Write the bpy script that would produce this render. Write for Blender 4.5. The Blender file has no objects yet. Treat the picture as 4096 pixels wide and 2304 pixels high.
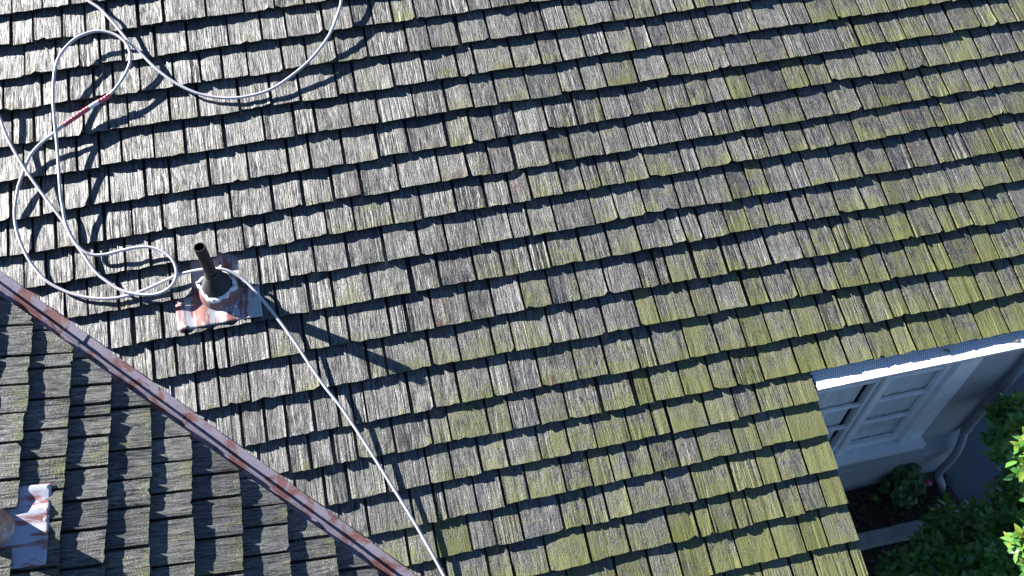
import bpy, bmesh, math, random
from mathutils import Vector, Matrix, Euler, Quaternion

# ------------------------------------------------------------------ camera, sky, sun, exposure
scene = bpy.context.scene
COL = scene.collection
cam_data = bpy.data.cameras.new("camera")
cam_data.sensor_width = 36.0
cam_data.lens = 32.1
cam_data.clip_start = 0.05
cam_data.clip_end = 2000.0
cam = bpy.data.objects.new("camera", cam_data)
COL.objects.link(cam)
CAM_POS = Vector((2.8501, -4.0682, 3.4056))
CAM_ROT = Matrix(((0.975989, 0.180032, -0.122615),
                  (-0.217779, 0.795431, -0.565563),
                  (-0.004287, 0.578686, 0.815539)))
cam.matrix_world = Matrix.Translation(CAM_POS) @ CAM_ROT.to_4x4()
scene.camera = cam

SUN_ELEV = math.radians(29.0)
SUN_AZ = math.radians(-57.0)          # clockwise from +Y
world = bpy.data.worlds.new("World")
scene.world = world
world.use_nodes = True
wn = world.node_tree
sky = wn.nodes.new("ShaderNodeTexSky")
sky.sky_type = 'NISHITA'
sky.sun_disc = False
sky.sun_elevation = SUN_ELEV
sky.sun_rotation = SUN_AZ
sky.air_density = 0.8
sky.dust_density = 0.0
sky.ozone_density = 6.0
wn.links.new(sky.outputs[0], wn.nodes["Background"].inputs[0])
wn.nodes["Background"].inputs[1].default_value = 0.05

sun_data = bpy.data.lights.new("sun", 'SUN')
sun_data.energy = 5.0
sun_data.angle = math.radians(0.5)
sun_data.color = (1.0, 0.97, 0.925)
sun = bpy.data.objects.new("sun", sun_data)
COL.objects.link(sun)
sun_dir = Vector((-math.cos(SUN_ELEV) * math.sin(SUN_AZ), -math.cos(SUN_ELEV) * math.cos(SUN_AZ), -math.sin(SUN_ELEV)))
sun.rotation_euler = sun_dir.to_track_quat('-Z', 'Y').to_euler()
sun.location = (-6, 5, 8)

scene.view_settings.view_transform = 'Standard'
scene.view_settings.look = 'None'
scene.view_settings.gamma = 1.0
scene.view_settings.use_curve_mapping = False
scene.view_settings.exposure = 2.0

rng = random.Random(7)

# ------------------------------------------------------------------ measured layout of the place (metres)
PM = 0.38109                      # pitch of the main slope
PL = 0.37470                      # pitch of the other slope
E = 0.195                         # exposure of one shingle course
T = 0.029                         # butt thickness
RAKE = 4.915                      # verge of the lower part of the main slope
U_END = 7.15
JOINTS = {
-3: [1.062,1.223,1.367],
-2: [1.161,1.31,1.433,1.545,1.715,1.854,2.085,2.292,2.461,2.624],
-1: [1.1,1.262,1.386,1.491,1.613,1.786,1.96,2.183,2.364,2.503,2.705,2.873,2.985,3.094,3.227,3.364,3.532,3.664,3.768,3.889],
0: [0.973,1.17,1.31,1.44,1.544,1.687,1.862,2.007,2.125,2.265,2.452,2.587,2.923,3.15,3.278,3.437,3.617,3.806,3.938,4.074,4.18,4.35,4.466,4.594,4.723,4.834,4.96],
1: [1.004,1.112,1.213,1.369,1.499,1.602,1.817,1.968,2.187,2.358,2.516,2.723,2.819,3.033,3.211,3.399,3.501,3.714,3.875,3.995,4.135,4.272,4.429,4.525,4.644,4.806,4.899,5.049,5.18,5.365,5.504,5.675,5.818,6.001,6.113,6.268,6.401],
2: [1.045,1.155,1.313,1.431,1.547,1.715,1.874,2.083,2.298,2.458,2.573,2.768,2.917,3.119,3.297,3.443,3.582,3.764,3.951,4.078,4.214,4.397,4.586,4.707,4.847,4.947,5.113,5.304,5.448,5.646,5.751,5.918,6.045,6.211,6.347,6.533,6.632,6.763],
3: [1.117,1.23,1.36,1.464,1.643,1.773,1.976,2.184,2.395,2.512,2.691,2.879,3.049,3.258,3.403,3.533,3.653,3.827,3.998,4.155,4.314,4.505,4.66,4.795,4.898,5.026,5.244,5.383,5.518,5.708,5.841,5.992,6.126,6.266,6.463,6.584,6.713],
4: [0.934,1.058,1.169,1.288,1.414,1.558,1.709,1.889,2.064,2.282,2.443,2.602,2.755,2.96,3.184,3.338,3.463,3.597,3.798,3.927,4.107,4.261,4.416,4.737,4.863,4.991,5.083,5.296,5.47,5.645,5.77,5.956,6.073,6.187,6.337,6.437,6.537],
5: [1.,1.107,1.244,1.355,1.501,1.627,1.758,1.967,2.107,2.221,2.369,2.54,2.689,2.891,3.052,3.236,3.399,3.54,3.65,3.829,3.949,4.043,4.18,4.317,4.525,4.616,4.803,4.925,5.032,5.155,5.263,5.424,5.566,5.733,5.881,6.049,6.126,6.243,6.408,6.501],
6: [1.184,1.294,1.444,1.556,1.708,1.821,2.05,2.16,2.313,2.447,2.621,2.814,2.999,3.149,3.327,3.503,3.605,3.749,3.964,4.093,4.251,4.449,4.749,4.863,4.97,5.099,5.213,5.38,5.526,5.712,5.841,5.988,6.096,6.188,6.353,6.45],
7: [1.381,1.492,1.646,1.758,1.89,2.091,2.219,2.386,2.513,2.71,2.918,3.076,3.264,3.414,3.571,3.672,3.851,4.006,4.175,4.356,4.432,4.527,4.682,4.803,4.909,5.071,5.171,5.326,5.481,5.621,5.821],
8: [1.577,1.69,1.828,1.881,1.943,2.156,2.331,2.46,2.56,2.775,2.863,3.005,3.197,3.323,3.484,3.635,3.794,3.943,4.131,4.229,4.294,4.438,4.616,4.717,4.867,5.053,5.13,5.261,5.336,5.446,5.589,5.714,5.883,5.969,6.075,6.204,6.348],
9: [1.77,1.878,2.029,2.24,2.381,2.628,2.721,2.95,3.104,3.282,3.39,3.59,3.737,3.882,4.071,4.183,4.377,4.509,4.674,4.799,4.959,5.107,5.205,5.379,5.498,5.64,5.774,5.873,6.045,6.158],
10: [1.963,2.077,2.182,2.317,2.444,2.518,2.582,2.805,2.924,3.058,3.234,3.335,3.489,3.682,3.843,4.016,4.112,4.293,4.455,4.608,4.749,4.901,5.059,5.176,5.318,5.454,5.547,5.714,5.829,5.988,6.12],
11: [2.166,2.271,2.386,2.506,2.693,2.883,2.978,3.176,3.295,3.436,3.589,3.767,3.95,4.052,4.215,4.371,4.504,4.655,4.851,5.001,5.124,5.274,5.414,5.518,5.644,5.782,5.91,6.072],
12: [2.315,2.43,2.618,2.833,2.953,3.097,3.239,3.408,3.56,3.702,3.882,4.016,4.095,4.303,4.466,4.588,4.773],
13: [2.497,2.721,2.837,2.889,3.042,3.178,3.306,3.497,3.637,3.749,3.838,3.957,4.097,4.219,4.412,4.548,4.71],
14: [2.666,2.807,2.978,3.103,3.236,3.446,3.583,3.679,3.801,4.001,4.144,4.347,4.502,4.603,4.749],
15: [2.826,3.038,3.153,3.331,3.541,3.748,3.965,4.11,4.191,4.311,4.398,4.563,4.679,4.797],
16: [2.915,3.105,3.264,3.411,3.654,3.825,4.283,4.477,4.633,4.752],
17: [4.188,4.383,4.531,4.655],
}
COURSE = {-4:(0.0022,-0.7854), -3:(0.0022,-0.5933), -2:(0.0022,-0.4012), -1:(0.0022,-0.2092), 0:(0.0022,-0.0171), 1:(0.0009,0.1878), 2:(0.0011,0.3840), 3:(-0.0033,0.6006), 4:(-0.0031,0.7969), 5:(-0.0049,0.9877), 6:(-0.0004,1.1727), 7:(-0.0014,1.3685), 8:(0.0003,1.5685), 9:(0.0030,1.7613), 10:(0.0023,1.9756), 11:(0.0095,2.1344), 12:(-0.0053,2.3629), 13:(-0.0107,2.5630), 14:(-0.0068,2.7285), 15:(-0.0060,2.9028), 16:(-0.0030,3.0763), 17:(0.0000,3.2405)}
LEFT_COURSE = {-1:0.928, 0:1.123, 1:1.304, 2:1.487, 3:1.673, 4:1.856, 5:2.074, 6:2.288, 7:2.501}
LEFT_JOINTS = {
-1: [-1.425,-1.274,-1.118,-1.004],
0: [-2.1,-1.959,-1.77,-1.616,-1.298,-1.112],
1: [-2.382,-2.166,-2.02,-1.854,-1.705,-1.538,-1.362,-1.28],
2: [-2.387,-2.218,-2.073,-1.91,-1.748,-1.64,-1.573],
3: [-2.315,-2.121,-1.977,-1.823,-1.594],
4: [-2.406,-2.186,-2.054,-1.893,-1.761],
5: [-2.29,-2.093,-1.964],
6: [-2.388,-2.247,-2.144],
7: [-2.434,-2.327],
}
CABLE_A= [(0.934,-0.069,0.024),(0.966,0.037,0.024),(0.997,0.164,0.024),(1.064,0.336,0.028),(1.136,0.487,0.024),(1.187,0.585,0.024),(1.231,0.672,0.020),(1.266,0.771,0.016),(1.304,0.850,0.014),(1.359,0.961,0.014),(1.406,1.019,0.014),(1.466,1.077,0.016),(1.529,1.111,0.020),(1.594,1.132,0.024),(1.660,1.138,0.028),(1.717,1.118,0.032),(1.749,1.081,0.032),(1.760,1.033,0.032),(1.747,0.973,0.032),(1.706,0.923,0.032),(1.644,0.887,0.032),(1.572,0.876,0.032),(1.491,0.878,0.028),(1.423,0.882,0.024),(1.364,0.875,0.024),(1.325,0.854,0.028),(1.288,0.806,0.032),(1.263,0.748,0.036),(1.245,0.673,0.040),(1.240,0.585,0.040),(1.238,0.513,0.044),(1.245,0.254,0.044),(1.246,0.104,0.048),(1.253,-0.049,0.048),(1.278,-0.194,0.048),(1.322,-0.281,0.048),(1.396,-0.351,0.044),(1.487,-0.380,0.040),(1.556,-0.368,0.040),(1.618,-0.329,0.040),(1.655,-0.275,0.040),(1.667,-0.205,0.040),(1.649,-0.136,0.040),(1.593,-0.051,0.040),(1.523,0.015,0.038),(1.444,0.051,0.037),(1.300,0.131,0.036),(1.225,0.175,0.028),(1.152,0.222,0.024),(1.091,0.284,0.018),(1.033,0.407,0.014),(1.015,0.462,0.014),(0.994,0.569,0.016),(0.997,0.678,0.016),(1.023,0.784,0.016),(1.060,0.876,0.014),(1.117,0.964,0.013),(1.188,1.026,0.010),(1.268,1.073,0.010),(1.362,1.105,0.010),(1.460,1.117,0.010),(1.560,1.108,0.011),(1.663,1.082,0.014),(1.754,1.058,0.020),(1.837,1.052,0.028),(1.906,1.057,0.040),(1.972,1.069,0.044),(2.029,1.095,0.040),(2.093,1.153,0.032),(2.148,1.241,0.028),(2.206,1.344,0.024),(2.279,1.491,0.024),(2.393,1.749,0.024),(2.468,1.892,0.022),(2.564,2.113,0.022),(2.634,2.286,0.022),(2.703,2.457,0.024),(2.764,2.624,0.024),(2.821,2.793,0.024),(2.872,2.949,0.024)]
CABLE_B= [(1.413,-0.687,0.024),(1.474,-0.586,0.024),(1.538,-0.518,0.024),(1.604,-0.410,0.024),(1.657,-0.312,0.024),(1.717,-0.222,0.022),(1.783,-0.124,0.020),(1.862,-0.033,0.016),(1.958,0.045,0.013),(2.057,0.093,0.011),(2.160,0.118,0.011),(2.267,0.121,0.013),(2.377,0.102,0.016),(2.495,0.045,0.022),(2.617,-0.038,0.027),(2.731,-0.155,0.032),(2.803,-0.282,0.036),(2.835,-0.361,0.036),(2.857,-0.479,0.032)]

cm_, sm_ = math.cos(PM), math.sin(PM)
cl_, sl_ = math.cos(PL), math.sin(PL)

def main_pt(u, v, n=0.0):         # u along the courses, v down the slope, n out of the roof
    return Vector((u, -v * cm_ - n * sm_, -v * sm_ + n * cm_))

def left_pt(y, w, n=0.0):         # w down the slope
    return Vector((w * cl_ + n * sl_, y, -w * sl_ + n * cl_))

VK = math.tan(PL) / math.tan(PM)  # valley in plan: y = -VK x
VN = Vector((VK, 1.0, 0.0)).normalized()
def valley_s(p):
    return p.x * VN.x + p.y * VN.y

def project(p):
    d = CAM_ROT.transposed() @ (Vector(p) - CAM_POS)
    if d.z > -0.01:
        return (-9, -9, 0)
    f = 32.1 / 36.0
    return (0.5 + f * d.x / -d.z, 0.5 - f * d.y / -d.z * 16 / 9, -d.z)   # 0..1 in frame

# ------------------------------------------------------------------ helpers
def link(name, me, mat=None, parent=None):
    o = bpy.data.objects.new(name, me)
    if mat is not None and len(me.materials) == 0:
        me.materials.append(mat)
    COL.objects.link(o)
    if parent is not None:
        o.parent = parent
    return o

def tag(o, label=None, cat=None, group=None, kind=None):
    if label: o["label"] = label
    if cat: o["category"] = cat
    if group: o["group"] = group
    if kind: o["kind"] = kind
    return o

def thing(name, loc, label, cat, group=None):
    o = bpy.data.objects.new(name, None)
    o.empty_display_size = 0.1
    o.location = loc
    COL.objects.link(o)
    tag(o, label, cat, group)
    return o

def put(name, bm, mat, parent=None, smooth=False, origin=None):
    """bm holds world coordinates; the object gets an origin of its own."""
    if origin is None:
        c = Vector((0, 0, 0))
        for v in bm.verts: c += v.co
        origin = c / max(1, len(bm.verts))
    origin = Vector(origin)
    for v in bm.verts: v.co -= origin
    bmesh.ops.recalc_face_normals(bm, faces=bm.faces)
    me = bpy.data.meshes.new(name)
    bm.to_mesh(me); bm.free()
    if smooth:
        for p in me.polygons: p.use_smooth = True
    o = link(name, me, mat)
    par_loc = Vector((0, 0, 0))
    q = parent
    while q is not None:
        par_loc += q.location
        q = q.parent
    o.parent = parent
    o.location = origin - par_loc
    return o

def box(bm, lo, hi, bev=0.0, frame=None):
    xs = (lo[0], hi[0]); ys = (lo[1], hi[1]); zs = (lo[2], hi[2])
    vs = []
    for x in xs:
        for y in ys:
            for z in zs:
                p = Vector((x, y, z))
                vs.append(bm.verts.new(frame(p) if frame else p))
    idx = [(0, 1, 3, 2), (4, 6, 7, 5), (0, 4, 5, 1), (2, 3, 7, 6), (0, 2, 6, 4), (1, 5, 7, 3)]
    fs = [bm.faces.new([vs[i] for i in f]) for f in idx]
    if bev > 0:
        es = set()
        for f in fs: es.update(f.edges)
        bmesh.ops.bevel(bm, geom=list(es), offset=bev, segments=2, affect='EDGES', profile=0.6)
    return fs

def catmull(pts, sub):
    out = []
    n = len(pts)
    for i in range(n - 1):
        p0 = pts[max(i - 1, 0)]; p1 = pts[i]; p2 = pts[i + 1]; p3 = pts[min(i + 2, n - 1)]
        for k in range(sub):
            t = k / sub
            out.append(0.5 * ((2 * p1) + (p2 - p0) * t + (2 * p0 - 5 * p1 + 4 * p2 - p3) * t * t + (3 * p1 - p0 - 3 * p2 + p3) * t ** 3))
    out.append(pts[-1])
    return out

def tube(bm, pts, rad, seg=10, caps=True):
    """rad: number or list"""
    n = len(pts)
    rings = []
    t0 = (pts[1] - pts[0]).normalized()
    ref = Vector((0, 0, 1)) if abs(t0.z) < 0.9 else Vector((1, 0, 0))
    nrm = (ref - t0 * ref.dot(t0)).normalized()
    for i in range(n):
        if i == 0: t = pts[1] - pts[0]
        elif i == n - 1: t = pts[-1] - pts[-2]
        else: t = pts[i + 1] - pts[i - 1]
        t = t.normalized()
        nrm = (nrm - t * nrm.dot(t)).normalized()
        b = t.cross(nrm)
        r = rad[i] if isinstance(rad, (list, tuple)) else rad
        rings.append([bm.verts.new(pts[i] + (nrm * math.cos(a) + b * math.sin(a)) * r)
                      for a in (2 * math.pi * k / seg for k in range(seg))])
    for a, b in zip(rings, rings[1:]):
        for k in range(seg):
            bm.faces.new((a[k], a[(k + 1) % seg], b[(k + 1) % seg], b[k]))
    if caps:
        bm.faces.new(rings[0]); bm.faces.new(list(reversed(rings[-1])))
    return rings

def lathe(bm, prof, base, axis=Vector((0, 0, 1)), seg=40, fn=None):
    """prof: list of (r, h) along axis from base"""
    q = axis.to_track_quat('Z', 'Y')
    rings = []
    for r, h in prof:
        ring = []
        for k in range(seg):
            a = 2 * math.pi * k / seg
            rr = fn(r, h, a) if fn else r
            ring.append(bm.verts.new(Vector(base) + q @ Vector((rr * math.cos(a), rr * math.sin(a), h))))
        rings.append(ring)
    for a, b in zip(rings, rings[1:]):
        for k in range(seg):
            bm.faces.new((a[k], a[(k + 1) % seg], b[(k + 1) % seg], b[k]))
    return rings

# ------------------------------------------------------------------ materials
def new_mat(name):
    m = bpy.data.materials.new(name)
    m.use_nodes = True
    nt = m.node_tree
    return m, nt, nt.nodes["Principled BSDF"]

def N(nt, t, **kw):
    n = nt.nodes.new(t)
    for k, v in kw.items():
        if k.startswith("i_"):
            key = k[2:]
            key = int(key) if key.isdigit() else key.replace("_", " ")
            n.inputs[key].default_value = v
        else:
            setattr(n, k, v)
    return n

def mixc(nt, fac, a, b, blend='MIX'):
    m = nt.nodes.new("ShaderNodeMix")
    m.data_type = 'RGBA'; m.blend_type = blend
    for sock, val in ((m.inputs[0], fac), (m.inputs[6], a), (m.inputs[7], b)):
        if hasattr(val, "is_linked") or hasattr(val, "links"):
            nt.links.new(val, sock)
        elif isinstance(val, (int, float)):
            sock.default_value = val
        else:
            sock.default_value = (*val, 1.0)
    return m.outputs[2]

def math_n(nt, op, a, b=None, c=None, clamp=False):
    m = nt.nodes.new("ShaderNodeMath"); m.operation = op; m.use_clamp = clamp
    for i, val in enumerate((a, b, c)):
        if val is None: continue
        if hasattr(val, "links"): nt.links.new(val, m.inputs[i])
        else: m.inputs[i].default_value = val
    return m.outputs[0]

def ramp(nt, fac, stops):
    r = nt.nodes.new("ShaderNodeValToRGB")
    el = r.color_ramp.elements
    while len(el) < len(stops): el.new(0.5)
    for e_, (p, c) in zip(el, stops):
        e_.position = p
        e_.color = (c, c, c, 1) if isinstance(c, (int, float)) else (*c, 1)
    nt.links.new(fac, r.inputs[0])
    return r.outputs[0]

def noise(nt, vec, scale, detail=3.0, rough=0.55, dist=0.0):
    n = nt.nodes.new("ShaderNodeTexNoise")
    n.inputs["Scale"].default_value = scale
    n.inputs["Detail"].default_value = detail
    n.inputs["Roughness"].default_value = rough
    n.inputs["Distortion"].default_value = dist
    if vec is not None: nt.links.new(vec, n.inputs["Vector"])
    return n.outputs["Fac"]

def vscale(nt, vec, s):
    m = nt.nodes.new("ShaderNodeVectorMath"); m.operation = 'MULTIPLY'
    nt.links.new(vec, m.inputs[0]); m.inputs[1].default_value = s
    return m.outputs[0]

def bump(nt, h, strength, dist, bsdf, prev=None):
    b = nt.nodes.new("ShaderNodeBump")
    b.inputs["Strength"].default_value = strength
    b.inputs["Distance"].default_value = dist
    nt.links.new(h, b.inputs["Height"])
    if prev is not None: nt.links.new(prev, b.inputs["Normal"])
    if bsdf is not None: nt.links.new(b.outputs[0], bsdf.inputs["Normal"])
    return b.outputs[0]

def shingle_material():
    m, nt, B = new_mat("weathered_shingle")
    uv = N(nt, "ShaderNodeUVMap", uv_map="UVMap").outputs[0]
    at = N(nt, "ShaderNodeAttribute", attribute_name="tint")
    sep = N(nt, "ShaderNodeSeparateColor")
    nt.links.new(at.outputs["Color"], sep.inputs[0])
    tone, moss, red = sep.outputs[0], sep.outputs[1], sep.outputs[2]
    rough_split = at.outputs["Alpha"]
    fine = noise(nt, vscale(nt, uv, (230, 42, 1)), 1.0, 3, 0.65)
    grain = noise(nt, vscale(nt, uv, (120, 8.0, 1)), 1.0, 4, 0.7, 0.4)
    groove = noise(nt, vscale(nt, uv, (72, 1.6, 1)), 1.0, 2, 0.5, 0.1)
    blotch = noise(nt, vscale(nt, uv, (13, 7, 1)), 1.0, 3, 0.55)
    speck = noise(nt, vscale(nt, uv, (170, 120, 1)), 1.0, 2, 0.6)
    # coarse open grooves only on some shingles
    groove_r = ramp(nt, groove, [(0.40, 0.0), (0.50, 1.0)])
    gmix = math_n(nt, 'MULTIPLY', math_n(nt, 'SUBTRACT', 1.0, groove_r), rough_split)
    grain_r = ramp(nt, grain, [(0.28, 0.0), (0.62, 1.0)])
    base = mixc(nt, tone, (0.040, 0.039, 0.035), (0.158, 0.155, 0.136))
    dark = mixc(nt, 0.78, base, (0.012, 0.012, 0.013))
    c = mixc(nt, grain_r, dark, base)
    c = mixc(nt, math_n(nt, 'MULTIPLY', gmix, 0.8), c, (0.02, 0.02, 0.022))
    fr = ramp(nt, fine, [(0.34, 0.32), (0.60, 1.32)])
    c = mixc(nt, 1.0, c, fr, 'MULTIPLY')
    c = mixc(nt, 0.85, c, ramp(nt, speck, [(0.34, 0.55), (0.52, 1.0), (0.70, 1.65)]), 'MULTIPLY')
    br = ramp(nt, blotch, [(0.30, 0.62), (0.62, 1.12)])
    c = mixc(nt, 0.8, c, br, 'MULTIPLY')
    # moss and lichen film: yellow green, speckled, thicker at the butt
    pos = N(nt, "ShaderNodeNewGeometry").outputs["Position"]
    patch = noise(nt, pos, 5.5, 4, 0.62)
    clump = noise(nt, vscale(nt, uv, (55, 24, 1)), 1.0, 3, 0.6, 0.3)
    mm = math_n(nt, 'ADD', moss, math_n(nt, 'MULTIPLY', math_n(nt, 'SUBTRACT', blotch, 0.5), 1.3))
    mm = math_n(nt, 'ADD', mm, math_n(nt, 'MULTIPLY', math_n(nt, 'SUBTRACT', patch, 0.5), 1.1))
    mm = math_n(nt, 'ADD', mm, math_n(nt, 'MULTIPLY', math_n(nt, 'SUBTRACT', clump, 0.5), 1.2))
    mm = math_n(nt, 'ADD', mm, math_n(nt, 'MULTIPLY', math_n(nt, 'SUBTRACT', speck, 0.5), 0.9))
    mm = math_n(nt, 'ADD', mm, math_n(nt, 'MULTIPLY', math_n(nt, 'SUBTRACT', grain, 0.5), 0.7))
    mr = ramp(nt, mm, [(0.30, 0.0), (0.55, 0.45), (1.0, 0.88)])
    mcol = mixc(nt, speck, (0.052, 0.060, 0.012), (0.142, 0.150, 0.040))
    mcol = mixc(nt, math_n(nt, 'MULTIPLY', tone, 0.7), mcol, (0.180, 0.182, 0.076))
    c = mixc(nt, mr, c, mcol)
    # leftovers of red brown stain
    rr = math_n(nt, 'ADD', red, math_n(nt, 'MULTIPLY', math_n(nt, 'SUBTRACT', grain, 0.5), 1.2))
    rr = math_n(nt, 'ADD', rr, math_n(nt, 'MULTIPLY', math_n(nt, 'SUBTRACT', blotch, 0.5), 1.6))
    rr = ramp(nt, rr, [(0.66, 0.0), (0.80, 0.85)])
    c = mixc(nt, rr, c, (0.050, 0.020, 0.024))
    nt.links.new(c, B.inputs["Base Color"])
    ro = ramp(nt, grain, [(0.3, 0.65), (0.7, 0.45)])
    nt.links.new(ro, B.inputs["Roughness"])
    sp = math_n(nt, 'MULTIPLY', ramp(nt, grain, [(0.34, 0.04), (0.60, 1.0)]), math_n(nt, 'SUBTRACT', 1.0, math_n(nt, 'MULTIPLY', mr, 0.75)))
    nt.links.new(sp, B.inputs["Specular IOR Level"])
    B.inputs["IOR"].default_value = 1.6
    b1 = bump(nt, gmix, 1.0, -0.0040, None)
    b2 = bump(nt, grain, 1.0, 0.0042, None, b1)
    b3 = bump(nt, speck, 0.8, 0.0022, None, b2)
    b3 = bump(nt, mr, 0.6, 0.002, None, b3)
    bump(nt, fine, 0.8, 0.0012, B, b3)
    return m

def paint_metal(name, red, pale, rust, balance=0.5, scale=9.0, stretch=(1, 1, 1)):
    m, nt, B = new_mat(name)
    tc = N(nt, "ShaderNodeTexCoord").outputs["Object"]
    vec = vscale(nt, tc, stretch)
    a = noise(nt, vec, scale, 4, 0.6, 0.4)
    b = noise(nt, vec, scale * 3.1, 4, 0.65)
    s = noise(nt, tc, 160, 2, 0.6)
    ar = ramp(nt, a, [(balance - 0.03, 0.0), (balance + 0.03, 1.0)])
    c = mixc(nt, ar, red, pale)
    br = ramp(nt, b, [(0.60, 0.0), (0.66, 1.0)])
    c = mixc(nt, math_n(nt, 'MULTIPLY', br, 0.85), c, rust)
    sr = ramp(nt, s, [(0.66, 0.0), (0.72, 1.0)])
    c = mixc(nt, math_n(nt, 'MULTIPLY', sr, 0.7), c, rust)
    nt.links.new(c, B.inputs["Base Color"])
    nt.links.new(ramp(nt, ar, [(0, 0.6), (1, 0.48)]), B.inputs["Roughness"])
    B.inputs["Metallic"].default_value = 0.0
    bump(nt, s, 0.35, 0.0012, B, bump(nt, a, 0.5, 0.004, None))
    return m

def plain(name, col, rough=0.5, var=0.15, scale=30, bmp=0.0015, spec=0.5, stretch=(1, 1, 1)):
    m, nt, B = new_mat(name)
    tc = N(nt, "ShaderNodeTexCoord").outputs["Object"]
    vec = vscale(nt, tc, stretch)
    a = noise(nt, vec, scale, 4, 0.6)
    lo = tuple(x * (1 - var) for x in col); hi = tuple(min(1, x * (1 + var)) for x in col)
    nt.links.new(mixc(nt, ramp(nt, a, [(0.3, 0.0), (0.7, 1.0)]), lo, hi), B.inputs["Base Color"])
    B.inputs["Roughness"].default_value = rough
    B.inputs["Specular IOR Level"].default_value = spec
    if bmp > 0:
        bump(nt, noise(nt, tc, scale * 6, 3, 0.6), 0.5, bmp, B)
    return m

def leaf_material(name, dark, light, rough=0.27):
    m, nt, B = new_mat(name)
    g = N(nt, "ShaderNodeNewGeometry")
    oi = N(nt, "ShaderNodeObjectInfo")
    r = math_n(nt, 'FRACT', math_n(nt, 'ADD', g.outputs["Random Per Island"], math_n(nt, 'MULTIPLY', oi.outputs["Random"], 3.7)))
    c = mixc(nt, r, dark, light)
    tc = N(nt, "ShaderNodeTexCoord").outputs["Object"]
    n1 = noise(nt, tc, 60, 3, 0.6)
    c = mixc(nt, 0.5, c, ramp(nt, n1, [(0.3, 0.7), (0.7, 1.25)]), 'MULTIPLY')
    nt.links.new(c, B.inputs["Base Color"])
    B.inputs["Roughness"].default_value = rough
    B.inputs["Specular IOR Level"].default_value = 0.75
    bump(nt, n1, 0.5, 0.002, B)
    tr = N(nt, "ShaderNodeBsdfTranslucent")
    nt.links.new(mixc(nt, 0.5, c, (0.25, 0.36, 0.03)), tr.inputs["Color"])
    mx = N(nt, "ShaderNodeMixShader"); mx.inputs[0].default_value = 0.36
    out = nt.nodes["Material Output"]
    nt.links.new(B.outputs[0], mx.inputs[1]); nt.links.new(tr.outputs[0], mx.inputs[2])
    nt.links.new(mx.outputs[0], out.inputs["Surface"])
    return m

def glass_material():
    m, nt, B = new_mat("window_glass")
    fr = N(nt, "ShaderNodeFresnel"); fr.inputs[0].default_value = 1.5
    tr = N(nt, "ShaderNodeBsdfTransparent"); tr.inputs[0].default_value = (0.98, 0.99, 0.99, 1)
    gl = N(nt, "ShaderNodeBsdfGlossy"); gl.inputs["Roughness"].default_value = 0.03
    mx = N(nt, "ShaderNodeMixShader")
    ge = N(nt, "ShaderNodeNewGeometry")
    nt.links.new(math_n(nt, 'MULTIPLY', fr.outputs[0], math_n(nt, 'SUBTRACT', 1.0, ge.outputs["Backfacing"])), mx.inputs[0])
    nt.links.new(tr.outputs[0], mx.inputs[1]); nt.links.new(gl.outputs[0], mx.inputs[2])
    nt.links.new(mx.outputs[0], nt.nodes["Material Output"].inputs["Surface"])
    return m

M_SHINGLE = shingle_material()
M_DECK = plain("dark_underlay", (0.035, 0.033, 0.032), 0.9, 0.3, 20)
M_VALLEY = paint_metal("worn_red_valley_metal", (0.27, 0.130, 0.128), (0.35, 0.32, 0.40), (0.13, 0.055, 0.05), 0.455, 6.5, (1, 1, 0.6))
M_PLATE = paint_metal("worn_red_flashing_metal", (0.26, 0.095, 0.078), (0.37, 0.38, 0.40), (0.13, 0.045, 0.04), 0.48, 6.5, (2.4, 0.6, 0.6))
M_PLATE2 = paint_metal("worn_white_flashing_metal", (0.26, 0.10, 0.085), (0.36, 0.36, 0.42), (0.13, 0.045, 0.04), 0.44, 6.5, (0.6, 2.4, 0.6))
M_CABLE = plain("white_cable_jacket", (0.45, 0.44, 0.46), 0.42, 0.08, 25, 0.0)
M_TAPE = plain("red_tape", (0.42, 0.075, 0.10), 0.33, 0.2, 60, 0.002)
M_TAPEW = plain("white_tape", (0.72, 0.72, 0.76), 0.35, 0.1, 60, 0.002)
M_BLACK = plain("black_rubber", (0.012, 0.012, 0.015), 0.48, 0.3, 40, 0.001)
M_PIPE = plain("black_plastic_pipe", (0.013, 0.012, 0.014), 0.42, 0.4, 30, 0.0008)
M_LEAD = plain("white_collar_metal", (0.66, 0.66, 0.67), 0.45, 0.2, 40, 0.003)
M_WHITE = plain("white_gutter_paint", (0.86, 0.86, 0.87), 0.35, 0.05, 12, 0.0004)
M_TRIM = plain("white_window_paint", (0.84, 0.85, 0.87), 0.45, 0.09, 14, 0.0008)
M_WALL = plain("grey_stucco_wall", (0.38, 0.38, 0.40), 0.85, 0.08, 10, 0.003)
M_CURTAIN = plain("pale_curtain", (0.80, 0.81, 0.82), 0.9, 0.10, 6, 0.002, 0.3, (6, 1, 0.5))
M_DARKROOM = plain("unlit_room_dark", (0.10, 0.10, 0.10), 0.9, 0.2, 4, 0.0)
M_DOWN = plain("grey_downspout_paint", (0.28, 0.29, 0.32), 0.5, 0.1, 10, 0.0006)
M_CONC = plain("grey_concrete", (0.28, 0.28, 0.29), 0.85, 0.22, 9, 0.004)
M_PATH = plain("grey_concrete_path", (0.11, 0.112, 0.125), 0.85, 0.14, 5, 0.003)
M_SOIL = plain("dark_garden_soil", (0.060, 0.046, 0.036), 0.95, 0.6, 28, 0.03)
M_GROUND = plain("bare_ground", (0.07, 0.065, 0.05), 0.95, 0.4, 2, 0.01)
M_GLASS = glass_material()
M_GALV = plain("zinc_screw", (0.5, 0.5, 0.48), 0.35, 0.2, 60, 0.0)
M_RUSTPIPE = paint_metal("worn_pink_pipe_paint", (0.33, 0.20, 0.16), (0.40, 0.37, 0.34), (0.12, 0.06, 0.04), 0.52, 8)
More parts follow.
